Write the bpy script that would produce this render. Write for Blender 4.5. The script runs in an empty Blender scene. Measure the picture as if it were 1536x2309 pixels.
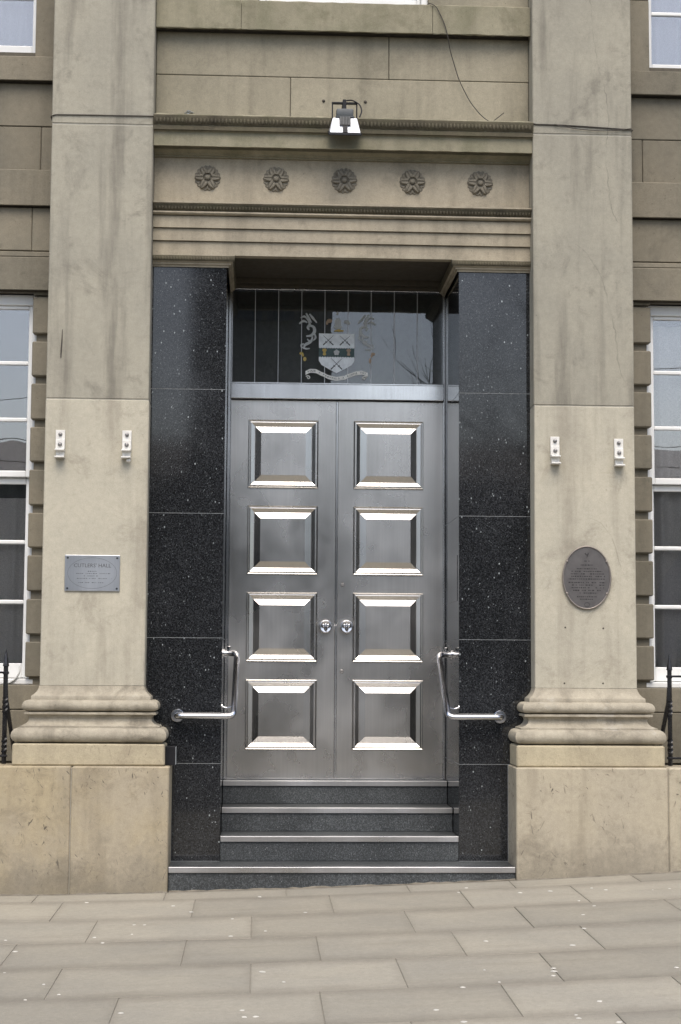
import bpy, bmesh, math, random
from mathutils import Vector, Matrix
random.seed(7)
R = math.radians
scn = bpy.context.scene
C = scn.collection

# ------------------------------------------------------------------ camera, sky, sun, exposure
cd = bpy.data.cameras.new('camera'); cam = bpy.data.objects.new('camera', cd); C.objects.link(cam)
cd.sensor_fit = 'HORIZONTAL'; cd.sensor_width = 36.0; cd.lens = 36.0 * 3753.2 / 1536.0
cd.clip_start = 0.1; cd.clip_end = 1500
r_, u_, f_ = Vector((0.99874501, -0.049695, 0.00622921)), Vector((-0.01063174, -0.08882524, 0.99599048)), Vector((0.04894244, 0.99480676, 0.08924211))
M = Matrix((r_, u_, -f_)).transposed().to_4x4(); M.translation = Vector((-0.5604, -11.2, 1.4732))
cam.matrix_world = M
scn.camera = cam

SUN_EL = R(58)
w = bpy.data.worlds.new('World'); scn.world = w; w.use_nodes = True
nt = w.node_tree; nt.nodes.clear()
sky = nt.nodes.new('ShaderNodeTexSky'); sky.sky_type = 'NISHITA'; sky.sun_disc = False
sky.sun_elevation = SUN_EL; sky.sun_rotation = R(180); sky.air_density = 1.0; sky.dust_density = 3.0; sky.ozone_density = 1.0
hs = nt.nodes.new('ShaderNodeHueSaturation'); hs.inputs['Saturation'].default_value = 0.88
bg = nt.nodes.new('ShaderNodeBackground'); bg.inputs['Strength'].default_value = 0.12
wo = nt.nodes.new('ShaderNodeOutputWorld')
nt.links.new(sky.outputs[0], hs.inputs['Color']); nt.links.new(hs.outputs[0], bg.inputs['Color']); nt.links.new(bg.outputs[0], wo.inputs['Surface'])

sd = bpy.data.lights.new('sun', 'SUN'); sd.energy = 1.2; sd.angle = R(45); sd.color = (1.0, 0.93, 0.82)
sun = bpy.data.objects.new('sun', sd); C.objects.link(sun)
sun.rotation_euler = (math.pi / 2 - SUN_EL, 0, 0); sun.location = (0, -20, 30)   # shines from behind the camera, down on the facade

scn.view_settings.view_transform = 'Standard'; scn.view_settings.look = 'None'
scn.view_settings.exposure = 1.02; scn.view_settings.gamma = 1.0; scn.view_settings.use_curve_mapping = False

# ------------------------------------------------------------------ helpers
WL = {}          # world origin of every object, to place children
def link(o, parent, wloc):
    C.objects.link(o); WL[o.name] = Vector(wloc)
    if parent is not None:
        o.parent = parent; o.location = Vector(wloc) - WL[parent.name]
    else:
        o.location = wloc
    return o
def tag(o, label, cat, group=None):
    o['label'] = label; o['category'] = cat
    if group: o['group'] = group
    return o
def thing(name, loc, label, cat, group=None):
    o = bpy.data.objects.new(name, None); o.empty_display_size = 0.1
    link(o, None, loc); return tag(o, label, cat, group)
def obj(name, bm, mat, parent=None, smooth=None, base=False, recalc=True):
    if recalc: bmesh.ops.recalc_face_normals(bm, faces=bm.faces)
    vs = [v.co for v in bm.verts]
    lo = Vector((min(v.x for v in vs), min(v.y for v in vs), min(v.z for v in vs))); hi = Vector((max(v.x for v in vs), max(v.y for v in vs), max(v.z for v in vs)))
    c = (lo + hi) / 2
    if base: c.z = lo.z
    for v in bm.verts: v.co -= c
    me = bpy.data.meshes.new(name); bm.to_mesh(me); bm.free()
    if smooth is not None:
        me.shade_smooth(); me.set_sharp_from_angle(angle=R(smooth))
    me.materials.append(mat)
    return link(bpy.data.objects.new(name, me), parent, c)
def same(name, src, parent, wloc):
    o = bpy.data.objects.new(name, src.data); o.rotation_euler = src.rotation_euler
    return link(o, parent, wloc)
def B(): return bmesh.new()
def box(bm, x0, x1, y0, y1, z0, z1, bev=0.0, seg=1):
    n = B() if bev else bm
    vs = [n.verts.new((x, y, z)) for x in (x0, x1) for y in (y0, y1) for z in (z0, z1)]
    for f in ((0,1,3,2),(4,6,7,5),(0,4,5,1),(2,3,7,6),(0,2,6,4),(1,5,7,3)):
        n.faces.new([vs[i] for i in f])
    if bev:
        bmesh.ops.bevel(n, geom=list(n.edges), offset=bev, segments=seg, affect='EDGES', profile=0.6)
        merge(bm, n)
def merge(bm, n, mat=None):
    mp = {}
    for v in n.verts: mp[v] = bm.verts.new(mat @ v.co if mat else v.co)
    for f in n.faces:
        try: bm.faces.new([mp[v] for v in f.verts])
        except ValueError: pass
    n.free()
def bxo(name, mat, parent, x0, x1, y0, y1, z0, z1, bev=0.004, seg=1):
    b = B(); box(b, min(x0,x1), max(x0,x1), y0, y1, z0, z1, bev, seg); return obj(name, b, mat, parent)
def wob(name, mat, parent, x0, x1, y0, y1, z0, z1, bev=0.006, amp=0.0015, cut=6):
    """a hewn stone: a box with bevelled, slightly uneven arrises"""
    b = B(); box(b, min(x0,x1), max(x0,x1), y0, y1, z0, z1, bev, 1)
    for v in b.verts:
        v.co += Vector((random.uniform(-amp,amp), random.uniform(-amp,amp)*.6, random.uniform(-amp,amp)))
    return obj(name, b, mat, parent)
def prism(bm, pts, y0, y1):
    """closed outline of (x,z) points extruded along y"""
    a = [bm.verts.new((x, y0, z)) for x, z in pts]; b = [bm.verts.new((x, y1, z)) for x, z in pts]
    n = len(pts)
    bm.faces.new(a); bm.faces.new(b[::-1])
    for i in range(n): bm.faces.new((a[i], b[i], b[(i+1)%n], a[(i+1)%n]))
def mould(bm, prof, x0, x1):
    """closed profile of (y,z) points extruded along x"""
    a = [bm.verts.new((x0, y, z)) for y, z in prof]; b = [bm.verts.new((x1, y, z)) for y, z in prof]
    n = len(prof)
    bm.faces.new(a); bm.faces.new(b[::-1])
    for i in range(n): bm.faces.new((a[i], b[i], b[(i+1)%n], a[(i+1)%n]))
def fillet(pts, r, n=6):
    P = [Vector(p) for p in pts]; out = [P[0]]
    for i in range(1, len(P)-1):
        a, b, c = P[i-1], P[i], P[i+1]
        d1, d2 = (a-b), (c-b); rr = min(r, d1.length*.48, d2.length*.48)
        p1, p2 = b + d1.normalized()*rr, b + d2.normalized()*rr
        for k in range(n+1):
            t = k/n; out.append(p1*(1-t)**2 + b*2*t*(1-t) + p2*t*t)
    out.append(P[-1]); return out
def tube(bm, pts, rad, seg=10, caps=True):
    P = [Vector(p) for p in pts]; n = len(P)
    rads = rad if isinstance(rad, (list, tuple)) else [rad]*n
    t0 = (P[1]-P[0]).normalized(); up = Vector((0,0,1)) if abs(t0.z) < .9 else Vector((1,0,0))
    nrm = t0.cross(up).normalized(); rings = []
    for i in range(n):
        t = (P[min(i+1,n-1)]-P[max(i-1,0)]).normalized()
        nrm = (nrm - t*nrm.dot(t)).normalized(); bn = t.cross(nrm)
        rings.append([bm.verts.new(P[i] + (nrm*math.cos(2*math.pi*k/seg) + bn*math.sin(2*math.pi*k/seg))*rads[i]) for k in range(seg)])
    for i in range(n-1):
        for k in range(seg):
            bm.faces.new((rings[i][k], rings[i][(k+1)%seg], rings[i+1][(k+1)%seg], rings[i+1][k]))
    if caps: bm.faces.new(rings[0][::-1]); bm.faces.new(rings[-1])
def lathe(bm, prof, loc, axis='y', seg=20):
    """prof = (radius, height along axis); axis y points towards the viewer (-y)"""
    rings = []
    for r, h in prof:
        ring = []
        for k in range(seg):
            a = 2*math.pi*k/seg; ca, sa = math.cos(a)*r, math.sin(a)*r
            if axis == 'y': p = (loc[0]+ca, loc[1]-h, loc[2]+sa)
            elif axis == 'x': p = (loc[0]+h, loc[1]+ca, loc[2]+sa)
            else: p = (loc[0]+ca, loc[1]+sa, loc[2]+h)
            ring.append(bm.verts.new(p))
        rings.append(ring)
    for i in range(len(rings)-1):
        for k in range(seg): bm.faces.new((rings[i][k], rings[i][(k+1)%seg], rings[i+1][(k+1)%seg], rings[i+1][k]))
    bm.faces.new(rings[0][::-1]); bm.faces.new(rings[-1])
def ell(bm, c, rx, ry, rz, u=8, v=5):
    n = B(); bmesh.ops.create_uvsphere(n, u_segments=u, v_segments=v, radius=1.0)
    merge(bm, n, Matrix.Translation(Vector(c)) @ Matrix.Diagonal((rx, ry, rz, 1)))
def text(bm, s, size, ext, mat):
    cu = bpy.data.curves.new('lettering', 'FONT'); cu.body = s; cu.size = size; cu.extrude = ext; cu.align_x = 'CENTER'; cu.resolution_u = 2
    o = bpy.data.objects.new('lettering', cu); C.objects.link(o)
    dg = bpy.context.evaluated_depsgraph_get(); me = bpy.data.meshes.new_from_object(o.evaluated_get(dg))
    n = B(); n.from_mesh(me); merge(bm, n, mat)
    bpy.data.objects.remove(o); bpy.data.meshes.remove(me); bpy.data.curves.remove(cu)
FRONT = Matrix.Rotation(math.pi/2, 4, 'X')      # text plane xy -> facing -y

# ------------------------------------------------------------------ materials
class NT:
    def __init__(s, name):
        s.m = bpy.data.materials.new(name); s.m.use_nodes = True; s.t = s.m.node_tree; s.t.nodes.clear()
        s.out = s.t.nodes.new('ShaderNodeOutputMaterial')
        s.geo = s.t.nodes.new('ShaderNodeNewGeometry'); s.pos = s.geo.outputs['Position']
    def n(s, ty, **kw):
        nd = s.t.nodes.new(ty)
        for k, v in kw.items(): setattr(nd, k, v)
        return nd
    def set(s, sock, v):
        if hasattr(v, 'is_output') or isinstance(v, bpy.types.NodeSocket): s.t.links.new(v, sock)
        elif isinstance(v, (tuple, list)) and len(v) == 3 and sock.type == 'RGBA': sock.default_value = (*v, 1)
        else: sock.default_value = v
    def noise(s, scale, detail=4, rough=.55, vec=None, stretch=None, dist=0.0):
        v = vec or s.pos
        if stretch:
            mp = s.n('ShaderNodeMapping'); mp.inputs['Scale'].default_value = stretch; s.set(mp.inputs['Vector'], v); v = mp.outputs[0]
        t = s.n('ShaderNodeTexNoise'); s.set(t.inputs['Vector'], v)
        t.inputs['Scale'].default_value = scale; t.inputs['Detail'].default_value = detail; t.inputs['Roughness'].default_value = rough; t.inputs['Distortion'].default_value = dist
        return t.outputs['Fac']
    def rng(s, v, a, b, c=0.0, d=1.0, smooth=True):
        m = s.n('ShaderNodeMapRange'); m.interpolation_type = 'SMOOTHSTEP' if smooth else 'LINEAR'
        s.set(m.inputs['Value'], v); m.inputs['From Min'].default_value = a; m.inputs['From Max'].default_value = b; m.inputs['To Min'].default_value = c; m.inputs['To Max'].default_value = d
        return m.outputs[0]
    def math(s, op, a, b=0.0, c=None):
        m = s.n('ShaderNodeMath', operation=op); s.set(m.inputs[0], a); s.set(m.inputs[1], b)
        if c is not None: s.set(m.inputs[2], c)
        return m.outputs[0]
    def mix(s, f, a, b, mode='MIX'):
        m = s.n('ShaderNodeMix', data_type='RGBA', blend_type=mode); s.set(m.inputs[0], f); s.set(m.inputs[6], a); s.set(m.inputs[7], b)
        return m.outputs[2]
    def mul(s, col, v):
        vm = s.n('ShaderNodeVectorMath', operation='SCALE'); s.set(vm.inputs[0], col); s.set(vm.inputs['Scale'], v); return vm.outputs[0]
    def xyz(s):
        x = s.n('ShaderNodeSeparateXYZ'); s.set(x.inputs[0], s.pos); return x.outputs
    def rand(s): return s.n('ShaderNodeObjectInfo').outputs['Random']
    def bsdf(s, col, rough=.8, metal=0.0, bump=None, bstr=.3, bdist=.004, ior=1.5, spec=.5, coat=0.0):
        b = s.n('ShaderNodeBsdfPrincipled'); s.set(b.inputs['Base Color'], col); s.set(b.inputs['Roughness'], rough); s.set(b.inputs['Metallic'], metal)
        b.inputs['IOR'].default_value = ior; b.inputs['Specular IOR Level'].default_value = spec; b.inputs['Coat Weight'].default_value = coat
        if bump is not None:
            bp = s.n('ShaderNodeBump'); bp.inputs['Strength'].default_value = bstr; bp.inputs['Distance'].default_value = bdist
            s.set(bp.inputs['Height'], bump); s.t.links.new(bp.outputs[0], b.inputs['Normal'])
        s.t.links.new(b.outputs[0], s.out.inputs[0]); return b

def crackfac(g, pts, width):
    """factor along a wandering line x(z), given as (x,z) points"""
    X, Y, Z = g.xyz()
    zs = sorted(pts, key=lambda p: p[1]); z0, z1 = zs[0][1], zs[-1][1]; x0, x1 = min(p[0] for p in zs)-.01, max(p[0] for p in zs)+.01
    fc = g.n('ShaderNodeFloatCurve'); cv = fc.mapping.curves[0]
    pp = [((z-z0)/(z1-z0), (x-x0)/(x1-x0)) for x, z in zs]
    cv.points[0].location = pp[0]; cv.points[1].location = pp[-1]
    for q in pp[1:-1]: cv.points.new(*q)
    fc.mapping.update()
    t = g.rng(Z, z0, z1, 0, 1, False); g.set(fc.inputs['Value'], t)
    cx = g.rng(fc.outputs[0], 0, 1, x0, x1, False)
    wv = g.rng(g.noise(14, 3), 0, 1, -.022, .022, False)
    d = g.math('ABSOLUTE', g.math('ADD', g.math('SUBTRACT', X, cx), wv))
    line = g.rng(d, width, 0.0, 0, 1)
    inr = g.math('MULTIPLY', g.math('GREATER_THAN', Z, z0), g.math('LESS_THAN', Z, z1))
    return g.math('MULTIPLY', g.math('MULTIPLY', line, g.rng(g.noise(5.5, 4), .38, .62, .15, 1.0)), inr)

def stone(name, c1, c2, stain, streak=.5, blotch=.4, bump=.35, scuff=0.0, rnd=.10, cracks=(), moss=0.0, chalk=0.0, splash=0.0):
    g = NT(name)
    col = g.mix(g.rng(g.noise(1.7, 5, .6), .36, .64), c1, c2)
    col = g.mix(g.math('MULTIPLY', g.rng(g.noise(1.0, 4, .6, stretch=(5.5, 5.5, .55)), .47, .72), streak), col, stain)
    col = g.mix(g.math('MULTIPLY', g.rng(g.noise(2.6, 7, .72, dist=.6), .52, .70), blotch), col, stain)
    dk = tuple(x*.35 for x in stain)
    col = g.mix(g.math('MULTIPLY', g.math('MULTIPLY', g.rng(g.noise(7.5, 8, .78, dist=.6), .52, .66), g.rng(g.noise(1.3, 3), .40, .60)), blotch*.75), col, stain)
    col = g.mix(g.math('MULTIPLY', g.rng(g.noise(38, 3, .7), .66, .74), .45), col, dk)          # pits and soot specks
    if scuff:
        b = g.noise(2.6, 3)
        for k, (rot, st) in enumerate(((.25, (46, 20, 9)), (-.35, (52, 20, 11)), (.8, (60, 20, 16)))):
            mp = g.n('ShaderNodeMapping'); mp.inputs['Rotation'].default_value = (0, rot, 0); mp.inputs['Location'].default_value = (k*3.1, 0, k*1.7); g.set(mp.inputs[0], g.pos)
            a = g.noise(1.0, 2, .5, vec=mp.outputs[0], stretch=st, dist=.6)
            col = g.mix(g.math('MULTIPLY', g.math('MULTIPLY', g.rng(a, .67, .76), g.rng(b, .36, .55)), scuff), col, (.085, .072, .06))
        col = g.mix(g.math('MULTIPLY', g.rng(g.noise(1.0, 5, .7, stretch=(7, 7, 9), dist=1.0), .58, .74), scuff*.5), col, dk)
    if splash:
        zz = g.math('ADD', g.xyz()[2], g.rng(g.noise(3.0, 5, .65), .25, .75, -.22, .22, False))
        col = g.mix(g.math('MULTIPLY', g.rng(zz, .36, .0), splash), col, (.165, .148, .118))
    if moss: col = g.mix(g.math('MULTIPLY', g.rng(g.noise(5, 5), .45, .68), moss), col, (.10, .105, .055))
    if chalk: col = g.mix(g.math('MULTIPLY', g.rng(g.noise(3.2, 6, .7), .58, .7), chalk), col, (.46, .43, .37))
    for pts, wd, am in cracks: col = g.mix(g.math('MULTIPLY', crackfac(g, pts, wd), am), col, (.05, .043, .034))
    col = g.mul(col, g.rng(g.noise(24, 5, .75), .3, .7, .90, 1.08, False))
    grain = g.noise(190, 2, .6)
    col = g.mul(col, g.rng(grain, .25, .75, .86, 1.12, False))
    col = g.mul(col, g.rng(g.rand(), 0, 1, 1-rnd, 1+rnd, False))
    h = g.math('ADD', g.math('MULTIPLY', g.noise(60, 5, .7), .5), g.math('MULTIPLY', g.noise(9, 4, .6), .8))
    g.bsdf(col, .88, bump=h, bstr=bump, bdist=.006, spec=.25); return g.m

crA = [(1.711, 6.3), (1.761, 5.685), (1.822, 5.431), (1.844, 5.178), (1.828, 5.02), (1.847, 4.705), (1.898, 4.518)]
crB = [(1.60, 4.355), (1.673, 4.295), (1.78, 4.125), (1.87, 3.769), (1.913, 3.461), (1.959, 3.385), (1.985, 3.37)]
crC = [(1.691, 2.455), (1.782, 2.405), (1.857, 2.284), (1.901, 2.118), (1.961, 2.004)]
CREAM, CREAM2 = (.48, .443, .35), (.43, .40, .32)
M_pil_lo  = stone('pale_cleaned_sandstone', CREAM, CREAM2, (.25, .222, .175), streak=.55, blotch=.55, cracks=[(crC, .006, .3)], rnd=.04)
M_pil_up  = stone('grey_weathered_sandstone', (.352, .328, .262), (.31, .291, .236), (.16, .147, .12), streak=.8, blotch=.55, cracks=[(crA, .006, .4), (crB, .008, .38)], rnd=.04)
M_base    = stone('worn_moulded_sandstone', (.40, .36, .28), (.33, .295, .23), (.17, .15, .115), streak=.6, blotch=.8, bump=.9, chalk=.5, rnd=.03)
M_die     = stone('buff_sandstone', (.43, .375, .26), (.38, .33, .235), (.25, .21, .15), streak=.3, blotch=.4, scuff=.35, rnd=.03)
M_plinth  = stone('yellow_scuffed_sandstone', (.40, .335, .22), (.375, .325, .24), (.19, .158, .11), streak=.4, blotch=.6, scuff=.85, rnd=.04, splash=.6)
M_plinth_p = stone('pale_scuffed_sandstone', (.42, .37, .275), (.39, .345, .265), (.20, .17, .125), streak=.4, blotch=.55, scuff=.95, rnd=.03, splash=.55)
M_ent     = stone('tan_sandstone', (.375, .328, .245), (.34, .30, .228), (.19, .168, .126), streak=.5, blotch=.55, rnd=.04)
M_wall    = stone('dusty_sandstone', (.30, .27, .20), (.255, .232, .172), (.165, .148, .11), streak=.55, blotch=.45, rnd=.08)
M_carved  = stone('sooty_carved_sandstone', (.125, .108, .073), (.092, .081, .055), (.042, .036, .027), streak=.3, blotch=.6, moss=.2, bump=.8, rnd=.03)
M_cornice = stone('mossy_cornice_sandstone', (.285, .26, .185), (.24, .22, .155), (.13, .117, .077), streak=.4, blotch=.5, moss=.3, rnd=.03)
M_side    = stone('brown_sooted_sandstone', (.215, .19, .142), (.185, .167, .128), (.11, .10, .076), streak=.5, blotch=.45, rnd=.10)
M_rosette = stone('grey_carved_sandstone', (.20, .18, .14), (.17, .152, .12), (.10, .09, .07), blotch=.4, rnd=.06)
def plain(name, col, rough=.6, metal=0.0, vary=.12, scale=30, bump=0.0, spec=.5, ior=1.5):
    g = NT(name); c = g.mul(g.mix(0.0, col, col), g.rng(g.noise(scale, 4), .3, .7, 1-vary, 1+vary, False))
    g.bsdf(c, g.rng(g.noise(scale*.6, 3), .3, .7, max(.02, rough-.08), min(1, rough+.08), False), metal, bump=g.noise(scale*4, 3) if bump else None, bstr=bump, bdist=.002, spec=spec, ior=ior); return g.m
M_mortar  = plain('dark_mortar', (.10, .088, .068), .95)
M_mortar_l= plain('pale_mortar', (.34, .32, .27), .95)
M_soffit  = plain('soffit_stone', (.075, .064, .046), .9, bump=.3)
M_inkd    = plain('dark_enamel_and_shade', (.03, .035, .04), .5)
M_grit    = plain('gritty_mortar', (.155, .138, .108), .95, vary=.35, scale=14, bump=.6)
M_gum     = plain('pale_gum', (.50, .48, .43), .8)
M_iron    = plain('black_gloss_iron', (.012, .012, .014), .28, bump=.25, scale=25)
M_blackpl = plain('black_plastic', (.012, .012, .014), .5, spec=.25)
M_grey    = plain('dark_grey_casting', (.075, .082, .085), .5)
M_white   = plain('white_gloss_paint', (.72, .72, .70), .35, vary=.06, scale=6)
M_bracket = plain('white_painted_steel', (.70, .68, .63), .5, vary=.12, scale=40, bump=.3)
M_bolt    = plain('grey_bolt', (.26, .25, .24), .4, .6)
M_lampwht = plain('white_lamp_housing', (.78, .79, .82), .35, vary=.05)
M_wire    = plain('dark_cable', (.05, .042, .033), .7)
M_greycab = plain('grey_cable', (.42, .42, .40), .6)
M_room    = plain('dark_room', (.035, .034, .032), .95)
M_dull    = plain('dull_zinc', (.45, .47, .48), .4, .8)
M_grout   = plain('grey_grout', (.26, .27, .27), .8)

def steel(name, col, rough, brush=(1, 1, .02), aniso=0.0, smear=.12):
    g = NT(name)
    n1 = g.noise(2.2, 3, .5, stretch=(1, 1, .7)); n2 = g.noise(90, 1, .5, stretch=brush)
    c = g.mul(g.mix(0.0, col, col), g.rng(n1, .3, .7, .86, 1.08, False))
    c = g.mul(c, g.rng(n2, .3, .7, .97, 1.03, False))
    r = g.math('ADD', g.rng(n1, .3, .7, rough-smear*.5, rough+smear*.5, False), g.rng(g.noise(9, 2, .5), .3, .8, -.012, .018, False))
    g.bsdf(c, r, 1.0); return g.m
M_steel  = steel('brushed_stainless_steel', (.64, .62, .59), .28)
M_steelb = steel('polished_stainless_steel', (.70, .70, .70), .22)
M_rail   = steel('satin_steel_tube', (.66, .66, .68), .20, smear=.06)
M_nosing = steel('steel_nosing', (.60, .60, .61), .32)
M_plate  = steel('etched_steel_plate', (.50, .51, .52), .34)

def granite(name, base, flecks, rough, fscale=44, fine=.5, dens=.80, spec=.5):
    g = NT(name); X = g.xyz()
    col = g.mix(g.rng(g.noise(110, 4, .75), .42, .70), base, tuple(min(1, b*3.2+.01) for b in base))
    col = g.mix(g.rng(g.noise(2.0, 4), .4, .7), col, g.mul(col, 1.5))
    for sc, thr, dn, amt in ((fscale*3.4, .30, dens-.35, fine*.30), (fscale*1.9, .20, dens-.30, fine), (fscale, .14, dens+.03, .9)):
        v = g.n('ShaderNodeTexVoronoi', feature='F1'); v.inputs['Scale'].default_value = sc
        mp = g.n('ShaderNodeMapping'); mp.inputs['Rotation'].default_value = (0, .5, 0); mp.inputs['Scale'].default_value = (1.0, 1.0, .68); g.set(mp.inputs[0], g.pos); g.set(v.inputs['Vector'], mp.outputs[0])
        sp = g.n('ShaderNodeSeparateColor'); g.set(sp.inputs[0], v.outputs['Color'])
        sz = g.rng(sp.outputs[1], 0, 1, thr*.5, thr*1.7, False)
        f = g.math('MULTIPLY', g.math('LESS_THAN', v.outputs['Distance'], sz), g.math('GREATER_THAN', sp.outputs[0], dn))
        f = g.math('MULTIPLY', f, g.rng(sp.outputs[2], 0, 1, .15*amt, amt, False))
        col = g.mix(f, col, flecks)
    g.bsdf(col, g.math('ADD', g.rng(g.noise(4, 4), .3, .7, rough*.7, rough*1.3, False), 0.0), spec=spec, ior=1.55); return g.m
M_gran  = granite('polished_black_granite', (.0075, .008, .009), (.33, .36, .365), .06, fscale=50, fine=.42)
M_step  = granite('flamed_grey_granite', (.024, .0265, .0275), (.26, .27, .27), .55, fscale=80, fine=.55, dens=.78, spec=.35)

def glass_mat(name, ior=1.5, gain=1.0, tint=(.95, .97, .97)):
    g = NT(name)
    fr = g.n('ShaderNodeFresnel'); fr.inputs['IOR'].default_value = ior
    bp = g.n('ShaderNodeBump'); bp.inputs['Strength'].default_value = .05; bp.inputs['Distance'].default_value = .01; g.set(bp.inputs['Height'], g.noise(2.2, 2))
    gl = g.n('ShaderNodeBsdfGlossy'); gl.inputs['Roughness'].default_value = .0; gl.inputs['Color'].default_value = (.97, .98, 1, 1); g.t.links.new(bp.outputs[0], gl.inputs['Normal'])
    tr = g.n('ShaderNodeBsdfTransparent'); tr.inputs['Color'].default_value = (*tint, 1)
    mx = g.n('ShaderNodeMixShader'); g.set(mx.inputs[0], g.math('MULTIPLY', fr.outputs[0], gain)); g.t.links.new(tr.outputs[0], mx.inputs[1]); g.t.links.new(gl.outputs[0], mx.inputs[2])
    g.t.links.new(mx.outputs[0], g.out.inputs[0]); return g.m
M_glass = glass_mat('window_glass', 1.75, 1.9, (.97, .96, .95))
M_fan   = glass_mat('fanlight_glass', 1.5, 1.6, (.72, .74, .75))
g = NT('net_curtain'); g.bsdf(g.mul(g.mix(0.0, (.62, .64, .66), (.62, .64, .66)), g.rng(g.noise(160, 2), .3, .7, .88, 1.1, False)), .9); M_net = g.m
g = NT('dim_curtain'); g.bsdf(g.mul(g.mix(0.0, (.66, .64, .60), (.66, .64, .60)), g.rng(g.noise(160, 2), .3, .7, .8, 1.2, False)), .9); M_dim = g.m

g = NT('paving_flagstone')
inf = g.n('ShaderNodeObjectInfo'); tc = g.n('ShaderNodeTexCoord')
col = g.mix(g.rng(g.noise(1.3, 5, .6), .35, .65), (.312, .287, .232), (.275, .256, .212))
col = g.mix(g.math('MULTIPLY', g.rng(g.noise(1.0, 4, .6, stretch=(1.1, 6, 1)), .5, .75), .45), col, (.23, .207, .163))
sp = g.n('ShaderNodeSeparateXYZ'); g.set(sp.inputs[0], tc.outputs['Generated'])
ey = g.math('ABSOLUTE', g.math('SUBTRACT', sp.outputs[1], .5)); ex = g.math('ABSOLUTE', g.math('SUBTRACT', sp.outputs[0], .5))
edge = g.math('MAXIMUM', g.rng(g.math('ADD', ey, g.rng(g.noise(5, 4), 0, 1, -.10, .10, False)), .27, .52), g.math('MULTIPLY', g.rng(g.math('ADD', ex, g.rng(g.noise(6, 4), 0, 1, -.03, .03, False)), .44, .51), .5))
col = g.mix(g.math('MULTIPLY', edge, .44), col, (.155, .136, .108))      # grime worked in along the joints
col = g.mix(g.math('MULTIPLY', g.rng(g.noise(55, 3, .7), .64, .74), .4), col, (.12, .11, .09))
col = g.mul(col, g.rng(g.noise(30, 5, .75), .3, .7, .90, 1.09, False)); col = g.mul(col, g.rng(g.noise(210, 2), .25, .75, .86, 1.12, False)); col = g.mul(col, g.rng(inf.outputs['Random'], 0, 1, .86, 1.08, False))
g.bsdf(col, .78, bump=g.math('ADD', g.math('MULTIPLY', g.noise(80, 4, .7), .4), g.noise(7, 4)), bstr=.3, bdist=.005, spec=.3); M_flag = g.m
g = NT('asphalt'); g.bsdf(g.mul(g.mix(g.noise(1.2, 4), (.055, .055, .055), (.075, .074, .07)), g.rng(g.noise(150, 2), .3, .7, .7, 1.3, False)), .85, bump=g.noise(150, 2), bstr=.4); M_road = g.m
g = NT('paving_bed'); g.bsdf(g.mix(g.noise(9, 4), (.20, .185, .155), (.32, .30, .255)), .95); M_bed = g.m
M_church = stone('blackened_church_stone', (.27, .24, .19), (.22, .195, .155), (.12, .105, .085), streak=.5, blotch=.5)
M_slate  = plain('roof_slate', (.07, .075, .085), .6)
M_bark   = plain('bark', (.05, .042, .034), .9)

# ------------------------------------------------------------------ ground, pavement, road
def gz(X, Y):
    xc = max(-4.0, min(4.0, X)); yc = max(-6.0, min(0.4, Y))
    return .006 + .0337*xc + .0046*xc*xc + .012*(yc + .2)
def struct(o): o['kind'] = 'structure'; return o
def sheet(name, xs, ys, dz, mat):
    b = B(); g_ = [[b.verts.new((x, y, gz(x, y)+dz)) for y in ys] for x in xs]
    for i in range(len(xs)-1):
        for j in range(len(ys)-1): b.faces.new((g_[i][j], g_[i+1][j], g_[i+1][j+1], g_[i][j+1]))
    return struct(obj(name, b, mat, smooth=40))
sheet('ground', [-400, -60, -12, -4, -3, -2, -1, 0, 1, 2, 3, 4, 12, 60, 400], [-400, -60, -14, -6.0, -4, -2, 0, 2, 60, 400], -.16, M_road)
pave = sheet('pavement', [-12, -8, -4.0, -3, -2, -1, 0, 1, 2, 3, 4.0, 8, 12], [-6.0, -4, -2, -1, 0.0, .35], -.006, M_bed)
kerb = B()
ks = [-12, -8, -4, -3, -2, -1, 0, 1, 2, 3, 4, 8, 12]
for a, c in zip(ks[:-1], ks[1:]):
    vs = [kerb.verts.new(p) for p in ((a, -6.16, gz(a,-6)-.3), (a, -6.004, gz(a,-6)-.3), (a, -6.004, gz(a,-6)), (a, -6.16, gz(a,-6)-.006), (c, -6.16, gz(c,-6)-.3), (c, -6.004, gz(c,-6)-.3), (c, -6.004, gz(c,-6)), (c, -6.16, gz(c,-6)-.006))]
    for f in ((3,2,6,7), (0,3,7,4), (1,5,6,2)): kerb.faces.new([vs[i] for i in f])
struct(obj('kerb', kerb, M_flag))

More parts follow.
